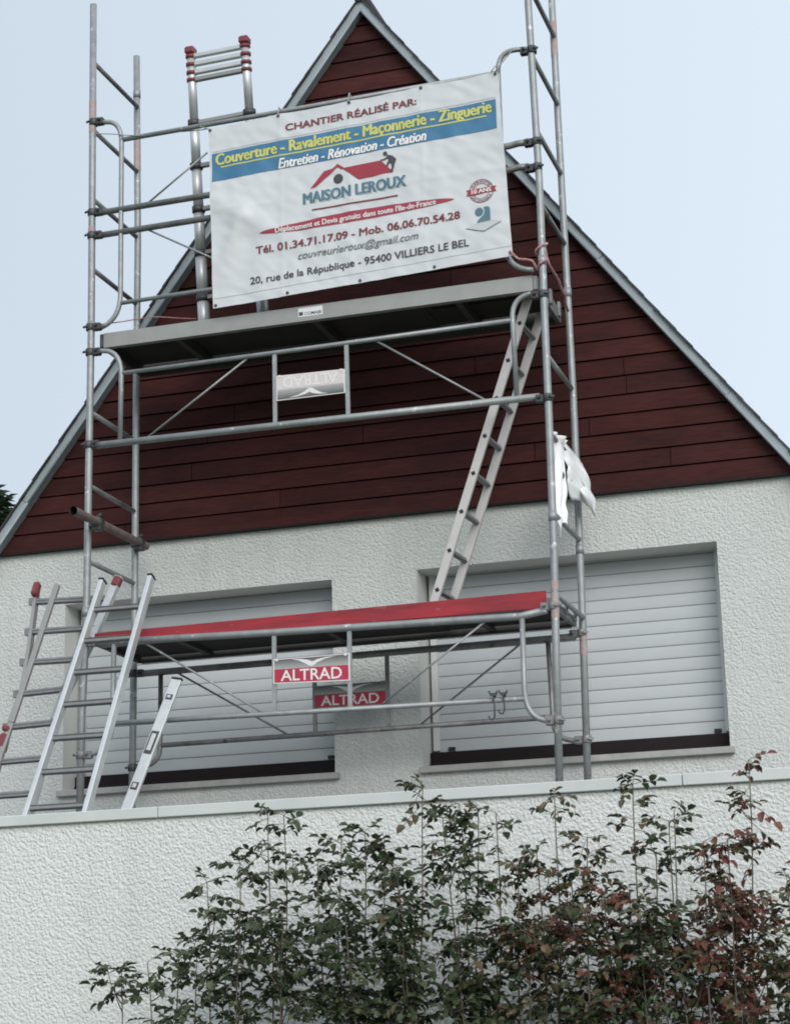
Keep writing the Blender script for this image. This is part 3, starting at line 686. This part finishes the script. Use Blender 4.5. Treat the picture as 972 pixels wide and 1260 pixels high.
def shape(pts, off, mi, rings=1): bm_.poly([BP(x, z, off) for x, z in pts], mi)
BAND = [(0.886, 7.298), (2.818, 7.363), (2.819, 7.162), (0.888, 7.098)]
quad(BAND, .0022, 1)
strip((.888, 7.312), (2.816, 7.377), .006, .0022, 10)
strip((.95, 7.194), (2.754, 7.258), .009, .004, 2)
def line(body, a, b, h, mi, bold=0., shear=0., off=.004, shadow=None):
    """one line of print from a to b; bold print is struck several times, each a hair apart"""
    def fn(s, t, dx=0, dz=0, o=off): return BP(a[0] + (b[0] - a[0]) * s + dx, a[1] + (b[1] - a[1]) * s + h * t + dz, o)
    w_ = bold * h
    if shadow is not None:
        for i, (kx, kz) in enumerate(((1, -1), (-1, -1), (1, 1), (-1, 1)) if shadow[3] else ((1, -1),)):
            write(bm_, body, lambda s, t: fn(s, t, shadow[1] * kx + w_ * .7 * kx, shadow[2] * -kz if kz > 0 else shadow[2], off - .001 - .0002 * i), shadow[0], 0, shear)
    for i, (kx, kz) in enumerate(((0, 0), (-1, .35), (1, -.35), (.5, .35), (-.5, -.35)) if bold else ((0, 0),)):
        write(bm_, body, lambda s, t: fn(s, t, w_ * kx, w_ * kz, off + .0002 * i), mi, 0, shear)
line('CHANTIER RÉALISÉ PAR:', (1.407, 7.377), (2.297, 7.414), .0447, 5, .06)
line('Couverture - Ravalement - Maçonnerie - Zinguerie', (0.916, 7.212), (2.787, 7.281), .0765, 2, .06, shadow=(4, .003, -.003, 1))
line('Entretien - Rénovation - Création', (1.356, 7.118), (2.355, 7.157), .066, 3, .05, .22, shadow=(4, .003, -.003, 1))
line('MAISON LEROUX', (1.522, 6.845), (2.211, 6.866), .0706, 7, .07, shadow=(10, .008, -.007, 0))
strip((1.579, 6.794), (2.157, 6.806), .010, .004, 5, 30)
ROOF_L = [(1.57, 6.945), (1.664, 7.051), (1.722, 7.06), (1.757, 7.089), (1.8, 7.056), (1.785, 7.045), (1.756, 7.066), (1.609, 6.951)]
ROOF_R = [(1.785, 7.053), (2.05, 7.063), (2.133, 6.971), (1.899, 6.959), (1.856, 6.994)]
shape(ROOF_L, .004, 6); shape(ROOF_R, .004, 6)
def circ(c, r, n=24): return [(c[0] + r * math.cos(2 * math.pi * i / n), c[1] + r * math.sin(2 * math.pi * i / n)) for i in range(n)]
shape(circ((1.76, 6.984), .033), .004, 9); shape(circ((2.081, 7.105), .0145, 12), .005, 9)
BODY = [(2.091, 7.096), (2.131, 7.082), (2.156, 7.054), (2.149, 7.042), (2.14, 7.014), (2.128, 6.974), (2.112, 6.976), (2.123, 7.007), (2.122, 7.027), (2.108, 7.039), (2.096, 7.012), (2.083, 7.014), (2.095, 7.044), (2.103, 7.057), (2.098, 7.07), (2.073, 7.06), (2.05, 7.06), (2.052, 7.068), (2.071, 7.07), (2.092, 7.081)]
shape(BODY, .005, 9)
# pointed red flash with the travel line in it
A_, B_ = (1.219, 6.683), (2.527, 6.726)
def lens(u, v):
    x = A_[0] + (B_[0] - A_[0]) * u; zc = A_[1] + (B_[1] - A_[1]) * u + .006 * math.sin(math.pi * u); h = .036 * math.sin(math.pi * min(1, max(0, u))) ** .55
    return BP(x, zc + h * (v * 2 - 1) , .0026)
bm_.grid(lens, 60, 2, 11)
line("Déplacement et Devis gratuits dans toute l'Ile-de-France", (1.33, 6.671), (2.405, 6.708), .0355, 3, .03, off=.0045)
line('Tél. 01.34.71.17.09 - Mob. 06.06.70.54.28', (1.194, 6.546), (2.558, 6.589), .0488, 5, .05)
line('couvreurleroux@gmail.com', (1.478, 6.471), (2.285, 6.491), .0471, 8, .02, .25)
line('20, rue de la République - 95400 VILLIERS LE BEL', (1.153, 6.343), (2.611, 6.395), .0471, 9, .035)
# guarantee seal
SC = (2.702, 6.752); SR = .080
for r0, r1 in ((SR, SR - .004), (SR * .66, SR * .66 - .003)):
    n = len(bm_.v); K = 36
    for i in range(K):
        c_, s_ = math.cos(2 * math.pi * i / K), math.sin(2 * math.pi * i / K); bm_.v += [tuple(BP(SC[0] + r0 * c_, SC[1] + r0 * s_, .004)), tuple(BP(SC[0] + r1 * c_, SC[1] + r1 * s_, .004))]
    for i in range(K): j = (i + 1) % K; bm_.face([n + 2 * i, n + 2 * j, n + 2 * j + 1, n + 2 * i + 1], 5)
def ring_text(body, a0, a1, inward):
    def fn(s, t):
        a = math.radians(a0 + (a1 - a0) * s); r = (SR * .71 + .016 * t) if not inward else (SR * .93 - .016 * t)
        return BP(SC[0] + r * math.cos(a), SC[1] + r * math.sin(a), .004)
    write(bm_, body, fn, 5, .01)
ring_text('GARANTIE', 155, 25, False); ring_text('DECENNALE', 205, 335, True)
shape([(2.604, 6.770), (2.800, 6.776), (2.789, 6.757), (2.800, 6.738), (2.604, 6.730), (2.614, 6.750)], .0045, 11)
line('10 ANS', (2.640, 6.7385), (2.765, 6.742), .026, 3, .06, off=.006)
# grey tile emblem
shape(circ((2.684, 6.612), .027), .004, 7)
shape([(2.715, 6.640), (2.745, 6.640), (2.754, 6.628), (2.757, 6.545), (2.666, 6.537), (2.676, 6.556), (2.698, 6.576), (2.716, 6.592), (2.721, 6.616)], .0045, 7)
shape([(2.595, 6.512), (2.667, 6.538), (2.763, 6.548), (2.824, 6.528), (2.713, 6.477)], .0035, 10)
strip((2.595, 6.512), (2.713, 6.477), .004, .0045, 8, 8); strip((2.713, 6.477), (2.824, 6.528), .004, .0045, 8, 8)
strip((.905, 6.279), (2.884, 6.358), .0035, .003, 10)
bm_.build('printed_sheet', INK, bn, fix=False)
for x, z in [(0.874, 7.470), (1.357, 7.490), (1.843, 7.505), (2.33, 7.523), (2.822, 7.535), (2.873, 6.315), (2.382, 6.290), (1.891, 6.268), (1.405, 6.251), (0.912, 6.232)]:
    c = BP(x, z, .0045); m2 = MB(); m2.tube([(c.x, c.y + .006, c.z), (c.x, c.y, c.z)], .0105, 12); m2.build('eyelet', 'coupler', bn)
for pts in ([(2.822, -.07, 7.535), (2.855, -.04, 7.60), (2.93, -.01, 7.70), (3.03, -.03, 7.69)], [(2.80, -.06, 7.55), (2.825, -.06, 7.585), (2.845, -.02, 7.575), (2.822, -.07, 7.535)],
            [(.874, -.07, 7.470), (.84, -.03, 7.50), (.79, -.02, 7.525)], [(1.357, -.065, 7.49), (1.352, -.03, 7.565), (1.36, .02, 7.545)], [(1.843, -.065, 7.505), (1.84, -.03, 7.58), (1.845, .02, 7.56)]):
    m2 = MB(); m2.tube(pts, .0045, 6); m2.build('tie_string', 'cord_grey', bn)

# ------------------------------------------------------------------ small things
def rope(name, pts, r, m_, label, cat, wob=.0):
    pts = [Vector(p) for p in pts]; out_ = []
    for i in range(len(pts) - 1):
        for t in range(6):
            q = pts[i].lerp(pts[i + 1], t / 6); out_.append(q + Vector((noise.noise(q * 9), noise.noise(q * 9 + Vector((5, 0, 0))), noise.noise(q * 9 + Vector((0, 5, 0))))) * wob)
    out_.append(pts[-1]); mb = MB(); mb.tube(out_, r, 7); return props(mb.build(name, m_), label, cat)
wrap = [(3.06 + .034 * math.cos(a), .034 * math.sin(a), 6.20 + .012 * i) for i, a in enumerate([math.radians(d) for d in range(180, 820, 40)])]
rope('red_cord', [(2.875, -.075, 6.315), (2.93, -.06, 6.262), (3.0, -.035, 6.24)] + wrap + [(3.085, .06, 6.25), (3.10, .28, 6.215), (3.09, .48, 6.18), (3.07, .66, 6.15)], .008, 'cord_red', 'red and white cord from the banner corner round the scaffold poles', 'cord', .014)
rope('thin_red_line', [(.02, .03, 6.245), (.40, .10, 6.275), (.63, .30, 6.300)], .004, 'cord_red', 'thin red line strung from the scaffold pole to the telescopic ladder foot', 'cord', .006)
rope('grey_string', [(.02, -.026, 7.60), (.35, -.02, 7.535), (.62, 0.05, 7.545), (.84, -.02, 7.500)], .0035, 'cord_grey', 'thin grey string from the outer scaffold pole to the banner corner', 'cord', .006)
def hook(x, z, ln, label):
    mb = MB(); y = 0.0
    mb.tube([(x, y + .024, z - .012)] + [(x, y + .022 * math.cos(a), z + .022 * math.sin(a)) for a in (0, .7, 1.57, 2.4, 3.14)] + [(x + .003, y - .024, z - .03), (x + .004, y - .026, z - ln + .03), (x + .001, y - .027, z - ln + .012), (x - .012, y - .028, z - ln), (x - .026, y - .028, z - ln + .008), (x - .03, y - .028, z - ln + .024)], .0055, 7)
    mb.box((x - .018, y - .034, z + .010), (x + .018, y - .018, z + .028)); mb.tube([(x - .018, y - .026, z + .02), (x - .026, y - .028, z + .042)], .005, 6); mb.tube([(x + .018, y - .026, z + .02), (x + .024, y - .028, z + .04)], .005, 6)
    return props(mb.build('steel_hook', 'coupler'), label, 'hook', 'hooks on the lower guard rail')
hook(2.652, 3.552, .13, 'longer dark steel hook hanging on the lower guard rail'); hook(2.712, 3.552, .10, 'shorter dark steel hook hanging on the lower guard rail')

# wall tie tubes
def tie(a, b, m_, label, cps):
    o = thing('tie_tube', label, 'steel tube', a, 'tubes tying the scaffold to the wall'); a, b = Vector(a), Vector(b); d = (b - a).normalized()
    mb = MB(); mb.tube([a, b], .0285, 16, cap=False); mb.tube([a + d * .001, b - d * .001], .0235, 16, 1, cap=False, smooth=True)
    n = len(mb.v); mb.tube([b - d * .05, b - d * .03], .0234, 12, 1); mb.tube([a + d * .10, a + d * .12], .0234, 12, 1)
    mb.build('tube_body', [m_, 'black'], o, fix=False)
    for t, sx in cps:
        c = a + (b - a) * t; m2 = MB(); m2.tube([c - d * .032, c + d * .032], .036, 14); m2.box((c.x - .03, c.y - .03, c.z - .055), (c.x + .03, c.y + .03, c.z - .027)); m2.box((c.x + sx * .02 - .035, c.y - .024, c.z - .03), (c.x + sx * .02 + .035, c.y + .024, c.z + .024))
        m2.tube([(c.x - .02, c.y, c.z + .03), (c.x + .03, c.y - .01, c.z + .052)], .010, 8); m2.build('coupler', 'coupler', o, bevel=.006)
tie((.088, -.38, 4.868), (.050, .80, 4.911), 'rust', 'rusty steel tube clamped across the two bare scaffold poles below the gable boards', ((.32, -1), (.90, -1)))
tie((3.055, .22, 4.937), (3.006, 1.028, 5.02), 'galv_dark', 'short grey steel tube clamped beside the white plastic sheet', ((.20, 1), (.60, 1)))

# plastic sheets draped over a rung
def drape(label, fn, nu=26, nv=34):
    mb = MB(); mb.grid(fn, nu, nv); o = mb.build('plastic_sheet', 'sheet', None, fix=False); so = o.modifiers.new('t', 'SOLIDIFY'); so.thickness = .002
    return props(o, label, 'plastic sheet', 'plastic sheets on the scaffold')
def d1(u, v):
    """hung over the rung outside the inner pole, bellied out and turned up at its lower hem"""
    tx, bx = 3.030 + .075 * u, 3.090 + .095 * u
    ty, by = .30 + .43 * u, .46 + .22 * u
    x = tx + (bx - tx) * v + .016 * math.sin(v * math.pi) ; y = ty + (by - ty) * v - .10 * math.sin(v * math.pi) * (1 - u * .6)
    z = 5.225 - .09 * u - (.40 - .06 * math.sin(u * 2.6)) * v
    if v > .72: k = (v - .72) / .28; y -= .05 * math.sin(k * math.pi); x -= .016 * k * (1 - u)
    n_ = noise.noise(Vector((u * 4, v * 5, 1))); m_ = math.sin(u * 11 + v * 3.5)
    return (x + .016 * n_ + .006 * math.sin(v * 13 + u * 4), y + .05 * n_ + .022 * m_ + .012 * math.sin(v * 17 - u * 6), z + .012 * noise.noise(Vector((u * 5, v * 5, 9))))
drape('crumpled white plastic sheet bulging over the outer side of the scaffold pole', d1)
def d2(u, v):
    wdt = .21 - .05 * v
    y = .06 + wdt * u + .02 * math.sin(v * 4)
    x = 3.03 + .05 * u + .016 * math.sin(u * 12 + v * 2) + .018 * noise.noise(Vector((u * 3, v * 5, 4)))
    z = 5.165 - .66 * v * (1 - .18 * abs(math.sin(u * 5.2)) * v)
    if v < .06: x += (.06 - v) * .6
    return (x, y, z)
drape('narrow torn white plastic strip hanging below the rung inside the scaffold', d2)

# ------------------------------------------------------------------ rose bushes
def leaflet(mb, base, d, up, ln, wd, mi=0):
    d = d.normalized(); s = d.cross(up)
    if s.length < 1e-4: return
    s.normalize(); nrm = s.cross(d); fold = .25 * wd
    n = len(mb.v)
    P = [base, base + d * ln * .3 + s * wd * .5 + nrm * fold, base + d * ln * .72 + s * wd * .38 + nrm * fold * .7, base + d * ln - nrm * ln * .12,
         base + d * ln * .72 - s * wd * .38 + nrm * fold * .7, base + d * ln * .3 - s * wd * .5 + nrm * fold, base + d * ln * .45]
    mb.v += [tuple(p) for p in P]
    for q in ((0, 1, 6), (1, 2, 6), (2, 3, 6), (3, 4, 6), (4, 5, 6), (5, 0, 6)): mb.face([n + i for i in q], mi, False)
def compound(mb, cb, base, d, size, rnd, mi=0):
    """a rose leaf: stalk with five or seven leaflets"""
    d = d.normalized(); up = Vector((rnd.uniform(-.8, .8), rnd.uniform(-.9, .5), 1)); s = d.cross(up).normalized()
    L_ = size * 2.3; tip = base + d * L_ + Vector((0, 0, -.25 * L_))
    cb.tube([base, base.lerp(tip, .5) + Vector((0, 0, .06 * L_)), tip], .0016, 4, cap=False)
    for t, sgn in ((.45, 1), (.45, -1), (.75, 1), (.75, -1)):
        p = base.lerp(tip, t); dd = d * .55 + s * sgn * rnd.uniform(.6, 1) + Vector((0, 0, rnd.uniform(-.9, .2)))
        if rnd.random() < .93: leaflet(mb, p, dd, up, size * rnd.uniform(.75, 1.15), size * rnd.uniform(.58, .78), mi)
    leaflet(mb, tip, d + Vector((0, 0, rnd.uniform(-.7, -.1))), up, size * rnd.uniform(.95, 1.25), size * .76, mi)
def bush(label, canes, base, leafm, seed, dens=1.0, low=1.0):
    """canes: (x top, z top, y, leafiness, bare length at the foot); leaf materials by height: leafm=[(material, share)]"""
    rnd = random.Random(seed); o = thing('rose_bush', label, 'rose bush', (base[0], base[1], 0), 'rose bushes along the wall')
    lf = MB(); cn = MB()
    def pick(z):
        r = rnd.random()
        for i, (m_, lo_, hi_, pr) in enumerate(leafm):
            if lo_ <= z <= hi_ and r < pr: return i
        return 0
    def leaves(path_fn, t0, t1, n, sc, length):
        ang = rnd.uniform(0, 6.28); nc = max(1, int(length / .17)); cl_ = [t0 + (t1 - t0) * (i + rnd.uniform(.2, .8)) / nc for i in range(nc)] + [t1]
        wts = [rnd.uniform(.35, 1.6) for _ in cl_[:-1]] + [1.3]
        for i in range(n):
            c = rnd.choices(cl_, wts)[0]; t = min(1, max(t0 * .8, c + rnd.gauss(0, .042 / max(.2, length)))); p = path_fn(t); ang += 2.4 + rnd.uniform(-.6, .6)
            d = Vector((math.cos(ang), math.sin(ang) * .8, rnd.uniform(-.6, .8)))
            compound(lf, cn, p, d, sc * rnd.uniform(.65, 1.25), rnd, pick(p.z))
        for t in (1.0, .97, .93):      # the growing tip always carries leaves
            ang += 2.2; compound(lf, cn, path_fn(t), Vector((math.cos(ang), math.sin(ang) * .6, .5)), max(sc, .042), rnd, pick(path_fn(t).z))
    for (xt, zt, yt, leafy, bare) in canes:
        b0 = Vector((.45 * base[0] + .55 * xt + rnd.uniform(-.07, .07), base[1] + rnd.uniform(-.12, .12), 0)); tp = Vector((xt, yt, zt))
        c1 = b0.lerp(tp, .45) + Vector((rnd.uniform(-.07, .07), rnd.uniform(-.10, .10), .05)); ph = rnd.uniform(0, 6)
        def path(t, b0=b0, c1=c1, tp=tp, ph=ph):
            q = b0 * (1 - t) ** 2 + c1 * 2 * t * (1 - t) + tp * t * t
            return q + Vector((math.sin(t * 9 + ph), math.cos(t * 7 + ph), 0)) * .022 * math.sin(math.pi * t)
        cn.tube([path(i / 16) for i in range(17)], .0085, 6, r2=.0026)
        Lc = (tp - b0).length
        n = int((Lc - bare) * 23 * leafy * dens); leaves(path, bare / Lc, 1.0, max(4, n), .045, Lc - bare)
        # side shoots
        nlow = int(2.6 * low * min(1.2, leafy + .4))
        for k in range(int(5 * leafy * dens) + nlow):
            if k < nlow: t = rnd.uniform(.9, 2.1) / zt; ln = rnd.uniform(.12, .26)
            else: t = rnd.uniform(max(.2, bare / Lc), .93); ln = rnd.uniform(.10, .30) * (1.15 - t * .6)
            t = min(.93, t); p = path(t); a = rnd.uniform(0, 6.28)
            e = p + Vector((math.cos(a) * .5, math.sin(a) * .45, rnd.uniform(.35, 1.1))) * ln
            if e.y > -1.14: e.y = -1.14
            m_ = p.lerp(e, .5) + Vector((math.cos(a), math.sin(a), 0)) * .03
            f = lambda s, p=p, m_=m_, e=e: p * (1 - s) ** 2 + m_ * 2 * s * (1 - s) + e * s * s
            cn.tube([f(i / 6) for i in range(7)], .0035, 5, r2=.0016)
            leaves(f, .25, 1.0, max(2, int(ln * 28)), .044, ln)
    cn.build('canes', 'bark', o, fix=False); lf.build('foliage', [m_ for m_, *_ in leafm], o, fix=False)
    return o
G = [('leaf', 0, 9, 1)]
GB = [('leaf', 0, 9, .0), ('leaf_red', 1.9, 2.5, .15), ('leaf_mixed', 0, 9, .65)]
GO = [('leaf', 0, 9, .0), ('leaf_mixed', 0, 9, .10)]
GR = [('leaf', 0, 9, .0), ('leaf_red', 1.7, 2.5, .28), ('leaf_mixed', 0, 9, .60)]
RR = [('leaf_red', 0, 9, .0), ('leaf_mixed', 0, 9, .40), ('leaf', 0, 2.3, .22)]
bush('lowest green rose bush at the thin outer end of the row', [(1.085, 1.99, -1.75, .8, .9), (1.25, 2.03, -1.8, .8, .9), (1.377, 2.07, -1.7, 1, .8), (1.50, 2.06, -1.75, 1, .8), (1.66, 2.09, -1.7, .8, .8)], (1.40, -1.75), G, 1, .9, .5)
bush('dark green rose bush with a tall forked top, next to the lowest bush', [(1.555, 2.42, -1.75, 1.3, .9), (1.89, 2.733, -1.75, 1.2, .8), (1.756, 2.50, -1.8, 1.3, .9), (1.956, 2.74, -1.7, .9, .9), (1.70, 2.2, -1.6, 1.2, .6), (2.02, 2.25, -1.9, 1.2, .6)], (1.85, -1.72), G, 2, 1.0, .7)
bush('dense dark green rose bush with rounded top, third from the thin outer end', [(2.281, 2.60, -1.75, 1.3, .6), (2.171, 2.49, -1.8, 1.3, .6), (2.389, 2.636, -1.7, .7, .6), (2.20, 2.2, -1.6, 1.2, .5), (2.36, 2.3, -1.95, 1.2, .5)], (2.28, -1.75), G, 3, 1.1)
bush('green rose bush whose thin leading shoot just tops the coping below the shutter edge', [(2.713, 2.83, -1.75, .95, .6), (2.493, 2.54, -1.7, 1.3, .6), (2.596, 2.45, -1.85, 1.3, .5), (2.65, 2.25, -1.95, 1.3, .4), (2.52, 2.1, -1.6, 1.3, .4)], (2.62, -1.75), GO, 4, 1.1)
bush('green rose bush with a broad leafy crest and one long bare shoot beside it', [(2.899, 2.74, -1.75, 1.1, .7), (2.826, 2.67, -1.8, 1.1, .7), (2.981, 2.70, -1.7, .9, .7), (3.084, 2.686, -1.75, .28, 1.3), (2.92, 2.2, -1.9, 1.3, .4), (3.02, 2.15, -1.6, 1.3, .4)], (2.95, -1.75), GO, 5, 1.05)
bush('green and bronze rose bush with pointed top, directly below the two bare scaffold feet', [(3.28, 2.48, -1.75, 1.3, .6), (3.381, 2.748, -1.75, .85, .6), (3.196, 2.42, -1.8, 1.2, .6), (3.33, 2.2, -1.6, 1.3, .5), (3.25, 2.1, -1.95, 1.3, .4)], (3.28, -1.75), GB, 6, 1.1)
bush('slim rose bush with a crimson tuft halfway up', [(3.533, 2.54, -1.75, .8, .6), (3.435, 2.354, -1.7, 1.2, .6), (3.55, 2.15, -1.9, 1.2, .4)], (3.50, -1.75), GR, 7, 1.0)
bush('rose bush with airy green tip over bronze lower leaves', [(3.769, 2.784, -1.75, .55, .7), (3.61, 2.27, -1.8, 1.5, .5), (3.72, 2.28, -1.7, 1.5, .5), (3.80, 2.20, -1.9, 1.5, .5), (3.68, 2.1, -1.6, 1.4, .4)], (3.72, -1.75), GR, 8, 1.1)
bush('sparse rose bush with dark twiggy bare branches between the bronze and the red bushes', [(3.933, 2.60, -1.75, .32, .8), (3.855, 2.45, -1.7, .35, .8), (3.97, 2.64, -1.8, .25, 1.0), (3.90, 2.1, -1.9, 1.1, .5), (3.98, 1.95, -1.6, 1.2, .4)], (3.93, -1.75), G, 9, 1.0)
bush('tallest rose bush, red brown, its top rising above the coping under the shutter corner', [(4.33, 2.865, -1.75, .75, .9), (4.208, 2.50, -1.75, 1.4, .7), (4.10, 2.49, -1.8, 1.2, .7), (4.16, 2.3, -1.65, 1.4, .6), (4.23, 2.2, -1.9, 1.4, .5), (4.05, 2.05, -1.7, 1.3, .4)], (4.15, -1.75), RR, 10, 1.05)
bush('green rose bush at the end of the row beyond the red brown one', [(4.471, 2.29, -1.75, 1.2, .6), (4.356, 2.16, -1.8, 1.1, .6), (4.60, 2.35, -1.7, 1.2, .6), (4.52, 2.0, -1.9, 1.2, .4), (4.42, 1.95, -1.6, 1.1, .4)], (4.46, -1.75), GB, 11, 1.0)

# ------------------------------------------------------------------ conifer behind the house
ct = thing('conifer_tree', 'dark green conifer behind the lower end of the roof verge', 'tree', (-7.5, 12, 0))
mb = MB(); mb.tube([(-7.5, 12, 0), (-7.48, 12, 5), (-7.5, 12, 8.8)], .16, 10, r2=.02); mb.build('trunk', 'trunk', ct)
mb = MB(); rnd = random.Random(5)
for i in range(9000):
    h = rnd.random() ** .8; z = .8 + 8.15 * h; rad = (1 - h) ** .7 * 2.5 + .12; a = rnd.uniform(0, 6.283); r = rad * math.sqrt(rnd.uniform(.15, 1)) * (1 + .25 * math.sin(a * 5 + z * 3))
    p = Vector((-7.5 + r * math.cos(a), 12 + r * math.sin(a), z)); d = Vector((math.cos(a), math.sin(a), rnd.uniform(-.2, .5)))
    leaflet(mb, p, d, Vector((rnd.uniform(-.5, .5), rnd.uniform(-.5, .5), 1)), rnd.uniform(.14, .30), .07)
mb.build('crown', 'needle', ct, fix=False)
